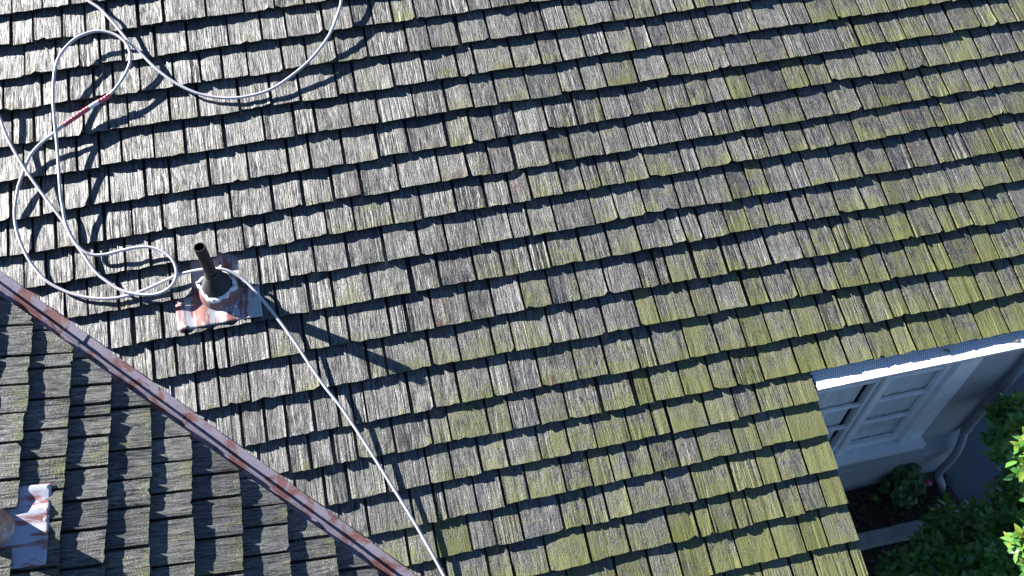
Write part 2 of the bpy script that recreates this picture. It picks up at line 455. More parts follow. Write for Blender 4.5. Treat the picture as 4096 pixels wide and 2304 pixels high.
M_CONE = paint_metal("red_brown_cone_paint", (0.20, 0.10, 0.09), (0.24, 0.20, 0.22), (0.11, 0.05, 0.045), 0.56, 14)
M_LEAF = leaf_material("shrub_leaf", (0.050, 0.180, 0.045), (0.17, 0.38, 0.080))
M_LEAF_SUN = leaf_material("sunlit_shrub_leaf", (0.13, 0.20, 0.03), (0.24, 0.30, 0.05))  # sun on the upper tips, put into a yellower leaf colour
M_GERAN = leaf_material("geranium_leaf", (0.035, 0.110, 0.040), (0.11, 0.24, 0.075), 0.6)
M_TWIG = plain("grey_brown_twig", (0.16, 0.13, 0.10), 0.8, 0.3, 40, 0.002)
M_PINK = plain("pink_petal", (0.75, 0.07, 0.30), 0.5, 0.15, 60, 0.0)
M_YELLOW = plain("yellow_petal", (0.62, 0.48, 0.03), 0.5, 0.15, 60, 0.0)
M_LITTER = leaf_material("dry_leaf", (0.06, 0.040, 0.026), (0.19, 0.14, 0.10), 0.8)
M_TROUGH_DARK = plain("dark_trough_strip", (0.03, 0.028, 0.026), 0.9, 0.4, 40, 0.004)
M_ENDGRAIN = plain("dark_end_grain", (0.018, 0.016, 0.015), 0.9, 0.4, 60, 0.002, 0.2)

# ------------------------------------------------------------------ ground and setting
GZ = -3.22
bm = bmesh.new()
g = 300.0
nx = 1
vs = [bm.verts.new(p) for p in ((-g, -g, GZ - 0.03), (g, -g, GZ - 0.03), (g, g, GZ - 0.03), (-g, g, GZ - 0.03))]
bm.faces.new(vs)
tag(put("ground", bm, M_GROUND, origin=(0, 0, GZ - 0.03)), kind="structure")

def grid_patch(x0, x1, y0, y1, step, zf):
    bm = bmesh.new()
    nx = max(1, int((x1 - x0) / step)); ny = max(1, int((y1 - y0) / step))
    rows = []
    for j in range(ny + 1):
        rows.append([bm.verts.new((x0 + (x1 - x0) * i / nx, y0 + (y1 - y0) * j / ny,
                                   zf(x0 + (x1 - x0) * i / nx, y0 + (y1 - y0) * j / ny))) for i in range(nx + 1)])
    for j in range(ny):
        for i in range(nx):
            bm.faces.new((rows[j][i], rows[j][i + 1], rows[j + 1][i + 1], rows[j + 1][i]))
    return bm

from mathutils import noise as mnoise
def soil_z(x, y):
    return GZ + 0.02 * mnoise.noise(Vector((x * 6, y * 6, 0))) + 0.016 * mnoise.noise(Vector((x * 21, y * 21, 3)))
tag(put("planting_bed", grid_patch(4.7, 6.74, -2.26, -1.86, 0.018, soil_z), M_SOIL, smooth=True), kind="structure")
tag(put("planting_bed", grid_patch(4.7, 8.6, -4.2, -2.37, 0.03, soil_z), M_SOIL, smooth=True), kind="structure")
bm = bmesh.new()
box(bm, (6.72, -2.62, GZ - 0.1), (11.0, 6.0, GZ + 0.012))
tag(put("concrete_path", bm, M_PATH), kind="structure")

# ------------------------------------------------------------------ house: roof slopes
house = thing("house", (5.5, -1.0, GZ), "grey house with mossy weathered wood shingle roof, white gutter and white window", "house")
ORG = house.location.copy()

V_TOP, V_BOT = -2.6, 4.05
EAVE_V = 2.19
# deck of the main slope: a slab cut to the valley and to the step at the eave
def slab(bm, poly, t):
    top = [bm.verts.new(p) for p in poly]
    bot = [bm.verts.new(Vector(p) - Vector((0, 0, t))) for p in poly]
    bm.faces.new(top); bm.faces.new(list(reversed(bot)))
    n = len(poly)
    for i in range(n):
        bm.faces.new((top[i], bot[i], bot[(i + 1) % n], top[(i + 1) % n]))

DN = -0.075
def main_valley_u(v, n, s=0.0):
    p = main_pt(0, v, n)
    return (s - p.y * VN.y) / VN.x
bm = bmesh.new()
poly = [main_pt(main_valley_u(V_TOP, DN), V_TOP, DN), main_pt(main_valley_u(V_BOT, DN), V_BOT, DN),
        main_pt(RAKE - 0.03, V_BOT, DN), main_pt(RAKE - 0.03, EAVE_V - 0.03, DN),
        main_pt(U_END - 0.03, EAVE_V - 0.03, DN), main_pt(U_END - 0.03, V_TOP, DN)]
slab(bm, poly, 0.03)
roof_main = put("roof_slope", bm, M_DECK, house)
tag(roof_main, "broad grey roof slope of wood shingles with yellow green moss towards the right")
bm = bmesh.new()
def left_valley_y(w, n, s=0.0):
    p = left_pt(0, w, n)
    return (s - p.x * VN.x) / VN.y
W_TOP, W_BOT = -1.2, 3.75
poly = [left_pt(left_valley_y(W_TOP, DN), W_TOP, DN), left_pt(-4.2, W_TOP, DN),
        left_pt(-4.2, W_BOT, DN), left_pt(left_valley_y(W_BOT, DN), W_BOT, DN)]
slab(bm, poly, 0.03)
roof_left = put("roof_slope", bm, M_DECK, house)
tag(roof_left, "smaller dark green grey shingle slope falling towards the metal valley")
# back slope closing the house behind the ridge
bm = bmesh.new()
r0 = main_pt(0, V_TOP, DN)
slab(bm, [Vector((-2.5, r0.y, r0.z - 0.005)), Vector((U_END - 0.03, r0.y, r0.z - 0.005)), Vector((U_END - 0.03, r0.y + 3.0, r0.z - 1.2)), Vector((-2.5, r0.y + 3.0, r0.z - 1.2))], 0.03)
put("back_slope", bm, M_DECK, house)

# ------------------------------------------------------------------ shingles
NC = 6
def shingle_arrays(pt, a0, a1, vb, moss, red, r, thick=T, lift=0.0, tm=0.55):
    """one shingle between a0 and a1, butt at vb, in the roof coordinates of pt(a, v, n)"""
    fr = [0.0]
    for i in range(1, NC):
        fr.append(i / NC + r.uniform(-0.06, 0.06))
    fr.append(1.0)
    w = a1 - a0
    yaw = r.uniform(-0.024, 0.024)
    tilt = r.uniform(-0.008, 0.008)
    cup = r.uniform(-0.0035, 0.0035)
    dv = r.gauss(0, 0.0032)
    nb = r.uniform(-0.003, 0.003) + lift
    sk = r.uniform(-0.012, 0.012)
    tone = min(1, max(0, r.gauss(tm, 0.17)))
    if r.random() < 0.07: tone *= 0.3
    split = max(0.0, r.gauss(0.0, 0.55)); split = min(1.0, split)
    ru, rv = r.uniform(0, 40), r.uniform(0, 40)
    gu, gw = r.uniform(0.6, 1.35), r.uniform(0.55, 1.9)   # every piece has its own grain
    thick = thick * r.uniform(0.85, 1.2)
    verts, uvs, cols = [], [], []
    def add(a, v, n, mo):
        verts.append(pt(a, v, n)); uvs.append(((a - a0) * gu + ru, (v - vb) * gw + rv)); cols.append((tone, mo, red, split))
        return len(verts) - 1
    rows = [[], [], []]; bot = []
    L = 2.12 * E
    jn = [r.uniform(-0.0018, 0.0018) * (1.6 if split > 0.5 else 1) for _ in fr]
    jv = [r.uniform(-0.003, 0.003) for _ in fr]
    if r.random() < 0.25:
        jn[r.choice((0, -1))] += r.uniform(0.002, 0.006)
    if r.random() < 0.16:                       # a chipped corner
        c_ = r.choice((0, -1)); jv[c_] -= r.uniform(0.007, 0.016)
    if r.random() < 0.10:                       # a piece broken out of the butt
        c_ = r.randint(1, NC - 1); jv[c_] -= r.uniform(0.006, 0.014)
    for i, f in enumerate(fr):
        a = a0 + w * f
        vbv = vb + dv + yaw * (f - 0.5) * w + jv[i]
        nn = nb + tilt * (f - 0.5) + cup * (4 * (f - 0.5) ** 2 - 0.4) + jn[i]
        rows[0].append(add(a + (sk * 0.0), vbv, nn, moss + 0.24))
        rows[1].append(add(a + sk * 0.25 * (0.5 - f) * 0, vb - 0.42 * E, nn * 0.6 - 0.42 * T * 1.0 + r.uniform(-0.0008, 0.0008), moss - 0.08))
        rows[2].append(add(a, vb - L, -2.12 * T - 0.002, moss - 0.3))
        bot.append(add(a + r.uniform(-.001, .001), vbv - 0.002, nn - thick, moss * 0.3))
    e0 = add(a0, vb - L, -2.12 * T - 0.006, 0); e1 = add(a1, vb - L, -2.12 * T - 0.006, 0)
    faces = []
    for i in range(NC):
        faces.append((rows[0][i], rows[0][i + 1], rows[1][i + 1], rows[1][i]))
        faces.append((rows[1][i], rows[1][i + 1], rows[2][i + 1], rows[2][i]))
        faces.append((bot[i], bot[i + 1], rows[0][i + 1], rows[0][i]))
    faces.append((bot[0], rows[0][0], rows[1][0], rows[2][0], e0))
    faces.append((rows[0][-1], bot[-1], e1, rows[2][-1], rows[1][-1]))
    faces.append([e0, e1] + list(reversed(bot)))
    return verts, uvs, cols, faces

def flip(faces): return [tuple(reversed(f)) for f in faces]

def make_mesh(name, parts, origin):
    V, U, Cc, F = [], [], [], []
    for (v, u, c, f) in parts:
        o = len(V)
        V += [p - origin for p in v]; U += u; Cc += c
        F += [tuple(i + o for i in q) for q in f]
    me = bpy.data.meshes.new(name)
    me.from_pydata(V, [], F)
    uvl = me.uv_layers.new(name="UVMap")
    li = [0] * len(me.loops); me.loops.foreach_get("vertex_index", li)
    flat = []
    for i in li: flat += U[i]
    uvl.data.foreach_set("uv", flat)
    ca = me.color_attributes.new("tint", 'FLOAT_COLOR', 'POINT')
    flat = []
    for c in Cc: flat += c
    ca.data.foreach_set("color", flat)
    me.materials.append(M_SHINGLE)
    me.materials.append(M_ENDGRAIN)
    mi = []
    for (v, u, c, f) in parts:
        mi += [1 if i % 3 == 2 and i < 3 * NC else 0 for i in range(len(f))]
    me.polygons.foreach_set("material_index", mi)
    return me

def clip_mesh(me, co, no):
    """keep the side that no points to"""
    bm = bmesh.new(); bm.from_mesh(me)
    res = bmesh.ops.bisect_plane(bm, geom=bm.verts[:] + bm.edges[:] + bm.faces[:], plane_co=co, plane_no=no, clear_inner=True)
    ed = [x for x in res["geom_cut"] if isinstance(x, bmesh.types.BMEdge) and x.is_boundary]
    bmesh.ops.holes_fill(bm, edges=ed, sides=0)
    bm.to_mesh(me); bm.free()

def fill_joints(known, lo, hi, r, skip=()):
    """complete a list of joints to the whole course; 'skip' intervals are openings"""
    k = sorted(known)
    out = []
    if not k: k = [lo + r.uniform(0.02, 0.15)]
    x = k[0]
    pre = []
    while x - 0.09 > lo:
        x -= r.uniform(0.10, 0.21); pre.append(x)
    out = list(reversed(pre))
    for a, b in zip(k, k[1:]):
        out.append(a)
        gap = b - a
        if gap > 0.262 and not any(s0 - 0.02 < a and b < s1 + 0.02 for s0, s1 in skip):
            n = max(2, round(gap / 0.155))
            for i in range(1, n):
                out.append(a + gap * i / n + r.uniform(-0.015, 0.015))
    out.append(k[-1])
    x = k[-1]
    while x + 0.09 < hi:
        x += r.uniform(0.10, 0.21); out.append(x)
    return out

course = dict(COURSE)
for k in range(-13, -4):
    course[k] = (0.0, course[-4][1] + (k + 4) * E * 0.985)
for k in range(18, 23):
    course[k] = (0.0, course[17][1] + (k - 17) * 0.18)

def moss_main(u, v):
    m = 0.02 + 0.105 * max(0.0, u - 2.0) + 0.25 * max(0.0, v - 1.0) * min(1.0, max(0.0, (u - 1.7) / 1.6))
    m += 0.22 * mnoise.noise(Vector((u * 1.7, v * 1.7, 5.0)))
    return m

VENT_GAP = (1.82, 2.06)           # opening in course 6 for the pipe flashing
main_items = []
for k in sorted(course):
    r = random.Random(1000 + k)
    sl, ic = course[k]
    vb_mid = ic + sl * 3.5
    hi = U_END if k <= 11 else RAKE
    lo = main_valley_u(vb_mid, 0.0) - 0.45
    js = fill_joints(JOINTS.get(k, []), lo, hi + 0.2, r, skip=[(1.80, 2.09)] if k == 6 else ())
    js = [j for j in js if j < hi - 0.055] + [hi + r.uniform(-0.006, 0.010)]
    for a, b in zip(js, js[1:]):
        mid = (a + b) / 2
        if k == 6 and a > 1.78 and b < 2.11 and b - a > 0.2:
            continue
        vb = ic + sl * mid
        gap = r.uniform(0.0055, 0.0115) * (1.35 if mid < 3 else 1.25)
        if r.random() < 0.08: gap *= 1.8
        p = main_pt(mid, vb - E / 2, 0)
        smax = max(valley_s(main_pt(a, vb, 0)), valley_s(main_pt(b, vb, 0)), valley_s(main_pt(b, vb - E, 0)))
        if smax < 0.06: continue
        red = 0.0
        q = r.random()
        if q < 0.035: red = r.uniform(0.45, 0.65)
        elif q < 0.26: red = r.uniform(0.25, 0.5)
        ms = moss_main(mid, vb) + r.gauss(0, 0.10) + (0.22 if r.random() < 0.07 and mid > 2.4 else 0.0)
        arr = shingle_arrays(main_pt, a + gap, b - gap * 0.3, vb, ms, red, r, thick=T)
        cross = min(valley_s(x) for x in arr[0]) < 0.058
        main_items.append((arr, p, cross, mid, vb))

left_items = []
lcourse = dict(LEFT_COURSE)
for k in range(-11, -1): lcourse[k] = lcourse[-1] + (k + 1) * E
for k in range(8, 14): lcourse[k] = lcourse[7] + (k - 7) * 0.205
for k in sorted(lcourse):
    r = random.Random(3000 + k)
    w = lcourse[k]
    hi = left_valley_y(w - E, 0.0) + 0.1
    known = list(LEFT_JOINTS.get(k, []))
    if k == 0: known = [-2.275] + known
    js = fill_joints(known, -4.15, hi, r, skip=[(-2.29, -2.08)] if k == 0 else ())
    for a, b in zip(js, js[1:]):
        mid = (a + b) / 2
        if k == 0 and abs(mid + 2.185) < 0.05: continue
        gap = r.uniform(0.008, 0.016)
        if min(valley_s(left_pt(a, w, 0)), valley_s(left_pt(a, w - E, 0))) > -0.036: continue
        ms = 0.16 + 0.2 * mnoise.noise(Vector((mid * 2, w * 2, 9.0))) + r.gauss(0, 0.09)
        red = r.uniform(0.3, 0.5) if r.random() < 0.06 else 0.0
        arr = shingle_arrays(left_pt, a + gap, b - gap * 0.3, w, ms, red, r, thick=T, tm=0.42)
        arr = (arr[0], arr[1], arr[2], flip(arr[3]))
        cross = max(valley_s(x) for x in arr[0]) > -0.036
        left_items.append((arr, left_pt(mid, w - E / 2, 0), cross, mid, w))

def shown_area(p):
    x, y, z = project(p)
    if z <= 0: return 0
    mx, my = 0.012, 0.02
    if x < -mx or x > 1 + mx or y < -my or y > 1 + my: return 0
    return 1.0 / (z * z)

def build_shingles(items, parent, limit, side):
    par = parent.location + ORG
    ranked = sorted(items, key=lambda it: -shown_area(it[1]) * (max(v.x for v in it[0][0]) - min(v.x for v in it[0][0])))
    single = [it for it in ranked[:limit] if shown_area(it[1]) > 0]
    ids = set(id(it) for it in single)
    rest = [it for it in items if id(it) not in ids]
    no = VN * side
    for arr, p, cross, a, b in single:
        org = p.copy()
        me = make_mesh("shingle", [arr], org)
        if cross: clip_mesh(me, VN * (0.058 if side > 0 else -0.036) - org, no)
        o = link("shingle", me, None, parent)
        o.location = org - par
    if rest:
        me = make_mesh("shingles", [it[0] for it in rest], par)
        clip_mesh(me, VN * (0.058 if side > 0 else -0.036) - par, no)
        o = link("shingle_field", me, None, parent)
        tag(o, kind="stuff")

build_shingles(main_items, roof_main, 300, 1)
build_shingles(left_items, roof_left, 200, -1)

# ------------------------------------------------------------------ valley metal
def valley_piece(x0, x1, lift):
    """W profile: two flanges and a raised crimp; x runs down the valley"""
    prof = [(-0.15, -0.052), (-0.055, -0.046), (-0.016, -0.040), (-0.011, -0.036), (-0.004, -0.008), (0.000, -0.004), (0.004, -0.008),
            (0.011, -0.034), (0.018, -0.036), (0.062, -0.030), (0.15, -0.047)]
    bm = bmesh.new()
    d = Vector((1, -VK, 0)).normalized()
    n = 24
    rows = []
    for i in range(n + 1):
        x = x0 + (x1 - x0) * i / n
        row = []
        for j, (s, h) in enumerate(prof):
            wob = 0.0045 * mnoise.noise(Vector((x * 5, s * 30, 2)))
            ss = s + (0.0022 * mnoise.noise(Vector((x * 4, s * 9, 7))))
            b = Vector((x, -VK * x, 0)) + VN * ss
            zm = b.y * math.tan(PM); zl = -b.x * math.tan(PL)
            z = max(zm, zl) + (h + lift + wob) / cm_
            row.append(bm.verts.new((b.x, b.y, z)))
        rows.append(row)
    for a, b in zip(rows, rows[1:]):
        for j in range(len(prof) - 1):
            bm.faces.new((a[j], a[j + 1], b[j + 1], b[j]))
    bmesh.ops.solidify(bm, geom=bm.faces[:], thickness=0.0015)
    return bm
put("valley_flashing", valley_piece(-0.9, 1.236, 0.006), M_VALLEY, house)
put("valley_flashing", valley_piece(1.20, 3.6, 0.0), M_VALLEY, house)

# ------------------------------------------------------------------ gutter, verge, walls
EY = main_pt(0, EAVE_V, 0).y      # eave butt line in plan
GUT_Z = -0.862
GY0, GY1 = -1.985, -2.108         # back and front of the gutter
bm = bmesh.new()
prof = [(GY0, GUT_Z - 0.004), (GY0, GUT_Z - 0.105), (GY0 - 0.075, GUT_Z - 0.105), (GY0 - 0.098, GUT_Z - 0.065), (GY1 + 0.004, GUT_Z - 0.045),
        (GY1 - 0.004, GUT_Z - 0.026), (GY1 - 0.006, GUT_Z - 0.002), (GY1 - 0.003, GUT_Z + 0.004), (GY1 + 0.012, GUT_Z + 0.004), (GY1 + 0.014, GUT_Z - 0.003)]
GX0, GX1 = RAKE + 0.012, U_END + 0.02
ra = [bm.verts.new((GX0, y, z)) for y, z in prof]; rb = [bm.verts.new((GX1, y, z)) for y, z in prof]
for i in range(len(prof) - 1):
    bm.faces.new((ra[i], ra[i + 1], rb[i + 1], rb[i]))
bm.faces.new([ra[i] for i in range(6)])
bmesh.ops.solidify(bm, geom=bm.faces[:], thickness=0.0012)
gutter = put("gutter", bm, M_WHITE, house)
# perforated guard: a real lattice of small holes
bm = bmesh.new()
px, py = 0.0125, 0.0125
gx0, gx1 = GX0 + 0.002, 6.75
gy0, gy1 = GY1 + 0.010, GY0 - 0.004
ncol = int((gx1 - gx0) / px); nrow = int((gy1 - gy0) / py)
hs = 0.27
cache = {}
def gv(x, y):
    key = (round(x, 5), round(y, 5))
    if key not in cache:
        sag = -0.004 * math.sin(max(0, min(1, (y - gy0) / (gy1 - gy0))) * math.pi)
        cache[key] = bm.verts.new((x, y, GUT_Z + 0.006 + sag))
    return cache[key]
for j in range(nrow):
    for i in range(ncol):
        x = gx0 + i * px + (px / 2 if j % 2 else 0); y = gy0 + j * py
        c = [gv(x, y), gv(x + px / 2, y), gv(x + px, y), gv(x + px, y + py), gv(x + px / 2, y + py), gv(x, y + py)]
        cx, cy = x + px / 2, y + py / 2
        h = [bm.verts.new((cx + hs * px * a, cy + hs * py * b, c[0].co.z)) for a, b in ((-1, 0), (0, -1), (1, 0), (0, 1))]
        bm.faces.new((c[0], c[1], h[1], h[0])); bm.faces.new((c[1], c[2], h[2], h[1])); bm.faces.new((c[2], c[3], h[2]))
        bm.faces.new((c[3], c[4], h[3], h[2])); bm.faces.new((c[4], c[5], h[0], h[3])); bm.faces.new((c[5], c[0], h[0]))
put("gutter_guard", bm, M_WHITE, gutter)
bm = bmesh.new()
box(bm, (GX0 + 0.003, GY1 + 0.006, GUT_Z - 0.030), (GX1 - 0.01, GY0 - 0.004, GUT_Z - 0.020))  # dark strip added in the trough so the guard holes read as shaded
put("dark_strip", bm, M_TROUGH_DARK, gutter)
# front strip that holds the guard down, in two lengths with a lap
for (x0, x1, dz) in ((GX0, 5.09, 0.004), (5.075, 5.66, 0.0065), (5.645, GX1, 0.004)):
    bm = bmesh.new()
    box(bm, (x0, GY1 - 0.010, GUT_Z + dz + 0.003), (x1, GY1 + 0.018, GUT_Z + dz + 0.0065), 0.001)
    put("guard_strip", bm, M_WHITE, gutter)
# fascia boards
bm = bmesh.new()
box(bm, (RAKE + 0.001, GY0 + 0.004, GUT_Z - 0.15), (U_END - 0.03, GY0 + 0.026, GUT_Z - 0.03))
put("fascia_board", bm, M_TRIM, house)
bm = bmesh.new()
for k, (v0, v1) in enumerate(((EAVE_V - 0.6, V_BOT),)):
    vsx = []
    for n in (-0.24, -0.115):
        for v in (v0, v1):
            for u in (RAKE - 0.055, RAKE - 0.034):
                vsx.append(bm.verts.new(main_pt(u, v, n)))
    for f in ((0, 1, 3, 2), (4, 6, 7, 5), (0, 4, 5, 1), (2, 3, 7, 6), (0, 2, 6, 4), (1, 5, 7, 3)):
        bm.faces.new([vsx[i] for i in f])
put("verge_board", bm, M_TRIM, house)

WY = -1.82                        # face of the wall
WX1 = 6.735                       # house corner
wx0, wx1, wz0, wz1 = 4.98, 6.245, -2.60, -1.20    # window opening
bm = bmesh.new()
bt = 0.16
for lo, hi in (((4.70, WY, GZ - 0.1), (wx0, WY + bt, -1.0)), ((wx1, WY, GZ - 0.1), (WX1, WY + bt, -1.0)),
               ((wx0, WY, GZ - 0.1), (wx1, WY + bt, wz0)), ((wx0, WY, wz1), (wx1, WY + bt, -1.0))):
    box(bm, lo, hi)
box(bm, (WX1 - bt, WY + bt, GZ - 0.1), (WX1, 3.5, -0.75))
put("wall", bm, M_WALL, house)
bm = bmesh.new()
box(bm, (4.55, -3.7, GZ - 0.1), (4.70, WY + bt, -1.25))
box(bm, (2.9, -3.85, GZ - 0.1), (4.70, -3.7, -1.75))
put("wall", bm, M_WALL, house)
bm = bmesh.new()                  # soffit
box(bm, (4.72, GY0 + 0.028, -1.01), (U_END - 0.04, WY + 0.02, -0.99))
put("soffit", bm, M_TRIM, house)
bm = bmesh.new()                  # foundation with a sloped ledge
fz = -2.80
vs_ = []
for x in (4.72, WX1 + 0.012):
    vs_.append([bm.verts.new((x, y, z)) for y, z in ((WY - 0.002, GZ - 0.1), (WY - 0.085, GZ - 0.1), (WY - 0.085, fz - 0.02), (WY - 0.078, fz), (WY - 0.002, fz + 0.045))])
a, b = vs_
for i in range(5):
    bm.faces.new((a[i], a[(i + 1) % 5], b[(i + 1) % 5], b[i]))
bm.faces.new(a); bm.faces.new(b)
put("foundation_ledge", bm, M_WALL, house)

# ------------------------------------------------------------------ window
win = bpy.data.objects.new("window", None); COL.objects.link(win); win.parent = house
WLOC = Vector((5.6, WY, -2.0)); win.location = WLOC - ORG
def wbox(name, lo, hi, mat=M_TRIM, bev=0.004):
    bm = bmesh.new(); box(bm, lo, hi, bev)
    return put(name, bm, mat, win)
wbox("casing", (6.165, WY - 0.035, -2.628), (6.255, WY + 0.05, -1.15))
wbox("casing", (6.257, WY - 0.022, -2.640), (6.335, WY - 0.001, -1.15))
wbox("casing", (4.90, WY - 0.030, -2.628), (4.995, WY + 0.05, -1.15))
wbox("casing", (4.997, WY - 0.030, -1.26), (6.163, WY + 0.05, -1.15))
# two sashes, each stiles and rails, with glazing bars and panes
def sash(x0, x1, y):
    z0, z1 = -2.598, -1.275
    sw = 0.048
    wbox("stile", (x0, y, z0), (x0 + sw, y + 0.035, z1)); wbox("stile", (x1 - sw, y, z0), (x1, y + 0.035, z1))
    wbox("rail", (x0 + sw + 0.0005, y + 0.001, z0), (x1 - sw - 0.0005, y + 0.034, z0 + 0.075)); wbox("rail", (x0 + sw + 0.0005, y + 0.001, z1 - 0.05), (x1 - sw - 0.0005, y + 0.034, z1))
    zs = [z0 + 0.075, -2.20, -1.885, -1.57, z1 - 0.05]
    for zz in zs[1:-1]:
        wbox("glazing_bar", (x0 + sw + 0.0005, y + 0.006, zz - 0.014), (x1 - sw - 0.0005, y + 0.030, zz + 0.014), bev=0.005)
    for za, zb in zip(zs, zs[1:]):
        pa = za + (0.0 if za == zs[0] else 0.0145); pb = zb - (0.0 if zb == zs[-1] else 0.0145)
        bm = bmesh.new(); box(bm, (x0 + sw + 0.001, y + 0.017, pa + 0.0008), (x1 - sw - 0.001, y + 0.021, pb - 0.0008))
        put("pane", bm, M_GLASS, win)
sash(5.0, 5.6985, WY + 0.000)
sash(5.7000, 6.162, WY - 0.004)
wbox("astragal", (5.676, WY - 0.030, -2.596), (5.724, WY - 0.005, -1.28))
wbox("sill", (4.86, WY - 0.085, -2.668), (6.355, WY + 0.05, -2.602), bev=0.008)
wbox("apron", (4.90, WY - 0.028, -2.757), (6.33, WY - 0.001, -2.670))
for (x0, x1) in ((5.0, 5.612), (5.64, 6.17)):
    bm = bmesh.new()
    n = 40
    for i in range(n + 1):
        x = x0 + (x1 - x0) * i / n
        y = WY + 0.040 + 0.004 * math.sin(i * 1.5) + 0.003 * math.sin(i * 0.7)
        bm.verts.new((x, y, -2.59)); bm.verts.new((x, y, -1.22))
    bm.verts.ensure_lookup_table()
    for i in range(n):
        bm.faces.new((bm.verts[2 * i], bm.verts[2 * i + 2], bm.verts[2 * i + 3], bm.verts[2 * i + 1]))
    put("curtain", bm, M_CURTAIN, win, smooth=True)
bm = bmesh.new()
box(bm, (4.99, WY + bt + 0.002, -2.7), (6.25, WY + bt + 0.03, -1.1))  # dark panel, its colour stands in for the unlit room
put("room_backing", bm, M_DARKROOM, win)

# ------------------------------------------------------------------ downspout with a double elbow
bm = bmesh.new()
pts = [Vector(p) for p in ((6.690, WY - 0.036, -1.02), (6.690, WY - 0.036, -1.8), (6.690, WY - 0.036, -2.56), (6.688, WY - 0.042, -2.63), (6.670, WY - 0.085, -2.70), (6.630, WY - 0.135, -2.77),
                           (6.58, WY - 0.168, -2.85), (6.548, WY - 0.180, -2.93), (6.560, WY - 0.20, -3.02), (6.615, WY - 0.23, -3.13), (6.65, WY - 0.24, -3.28))]
pth = catmull(pts, 6)
tube(bm, pth, 0.029, 16)
ds = put("downspout", bm, M_DOWN, house, smooth=True)
bm = bmesh.new()
lathe(bm, [(0.029, -0.02), (0.033, -0.018), (0.033, 0.018), (0.029, 0.02)], (6.690, WY - 0.038, -2.58), seg=16)
put("joint_sleeve", bm, M_DOWN, ds, smooth=True)

# ------------------------------------------------------------------ vent pipe on the main slope
def sheet(pt, a0, a1, v0, v1, nf, na, nv, thick=0.0015):
    bm = bmesh.new()
    rows = []
    for j in range(nv + 1):
        v = v0 + (v1 - v0) * j / nv
        rows.append([bm.verts.new(pt(a0 + (a1 - a0) * i / na, v, nf(a0 + (a1 - a0) * i / na, v))) for i in range(na + 1)])
    for j in range(nv):
        for i in range(na):
            bm.faces.new((rows[j][i], rows[j][i + 1], rows[j + 1][i + 1], rows[j + 1][i]))
    bmesh.ops.recalc_face_normals(bm, faces=bm.faces)
    bmesh.ops.solidify(bm, geom=bm.faces[:], thickness=thick)
    return bm

V7 = course[7][1] + course[7][0] * 1.95
def plate_n(u, v):
    base = -(V7 - v) * T / E + 0.006
    rip = 0.004 * math.sin((u - 1.72) * 2 * math.pi / 0.115) * min(1, max(0, (v - 1.16) / 0.08))
    return base + rip + 0.002 * mnoise.noise(Vector((u * 12, v * 12, 1)))
BC = main_pt(1.949, 1.169, plate_n(1.949, 1.169) - 0.001)
vent = thing("vent_pipe", BC, "black plumbing vent pipe in ribbed rubber boot on peeling red and white metal flashing", "vent pipe")
plate = put("flashing_plate", sheet(main_pt, 1.722, 2.150, 0.93, 1.345, plate_n, 36, 34), M_PLATE, vent, smooth=True)
rn = main_pt(0, 0, 1) - main_pt(0, 0, 0)
# flat round boss, then the boot, stretched between the slope and the level collar
bm = bmesh.new()
seg = 40
rings = []
for r_, h_, lev in ((0.118, 0.000, 0.0), (0.112, 0.010, 0.0), (0.098, 0.028, 0.25), (0.092, 0.050, 0.5), (0.080, 0.058, 0.6), (0.05, 0.062, 0.7)):
    ring = []
    for k in range(seg):
        a = 2 * math.pi * k / seg
        flat = Vector((math.cos(a) * r_, math.sin(a) * r_, 0))
        slope = main_pt(math.cos(a) * r_, -math.sin(a) * r_, 0)
        p = slope * (1 - lev) + flat * lev
        ring.append(bm.verts.new(BC + p + Vector((0, 0, h_))))
    rings.append(ring)
for a_, b_ in zip(rings, rings[1:]):
    for k in range(seg):
        bm.faces.new((a_[k], a_[(k + 1) % seg], b_[(k + 1) % seg], b_[k]))
boss = put("flashing_cone", bm, M_CONE, vent, smooth=True)
# torn white collar: an uneven strip with corner lugs
def collar_r(a, outer):
    sq = 1.0 / max(abs(math.cos(a - 0.5)), abs(math.sin(a - 0.5))) ** 0.62
    return (0.087 if outer else 0.072) * sq + 0.004 * math.sin(5 * a + 1) + 0.003 * math.sin(11 * a)
def lev_pt(r_, a, h):
    flat = Vector((math.cos(a) * r_, math.sin(a) * r_, 0)); slope = main_pt(math.cos(a) * r_, -math.sin(a) * r_, 0)
    return BC + slope * 0.5 + flat * 0.5 + Vector((0, 0, h))
bm = bmesh.new()
n = 64
rr = []
for k in range(n):
    a = 2 * math.pi * k / n
    w1 = 0.004 * mnoise.noise(Vector((math.cos(a) * 3, math.sin(a) * 3, 0)))
    rr.append([bm.verts.new(lev_pt(collar_r(a, True), a, 0.046 + w1)), bm.verts.new(lev_pt(collar_r(a, True) - 0.003, a, 0.062 + w1)),
               bm.verts.new(lev_pt(collar_r(a, False), a, 0.066 + w1)), bm.verts.new(lev_pt(collar_r(a, False) - 0.004, a, 0.054 + w1))])
for k in range(n):
    A, B_ = rr[k], rr[(k + 1) % n]
    for i in range(4):
        bm.faces.new((A[i], A[(i + 1) % 4], B_[(i + 1) % 4], B_[i]))
collar = put("collar", bm, M_LEAD, vent)
for k, a in enumerate((0.5 + math.pi / 4 + i * math.pi / 2 for i in range(4))):
    bm = bmesh.new()
    lathe(bm, [(0.001, 0.006), (0.006, 0.005), (0.0075, 0.0)], lev_pt(collar_r(a, True) - 0.010, a, 0.064), seg=10)
    put("collar_screw", bm, M_GALV, collar)
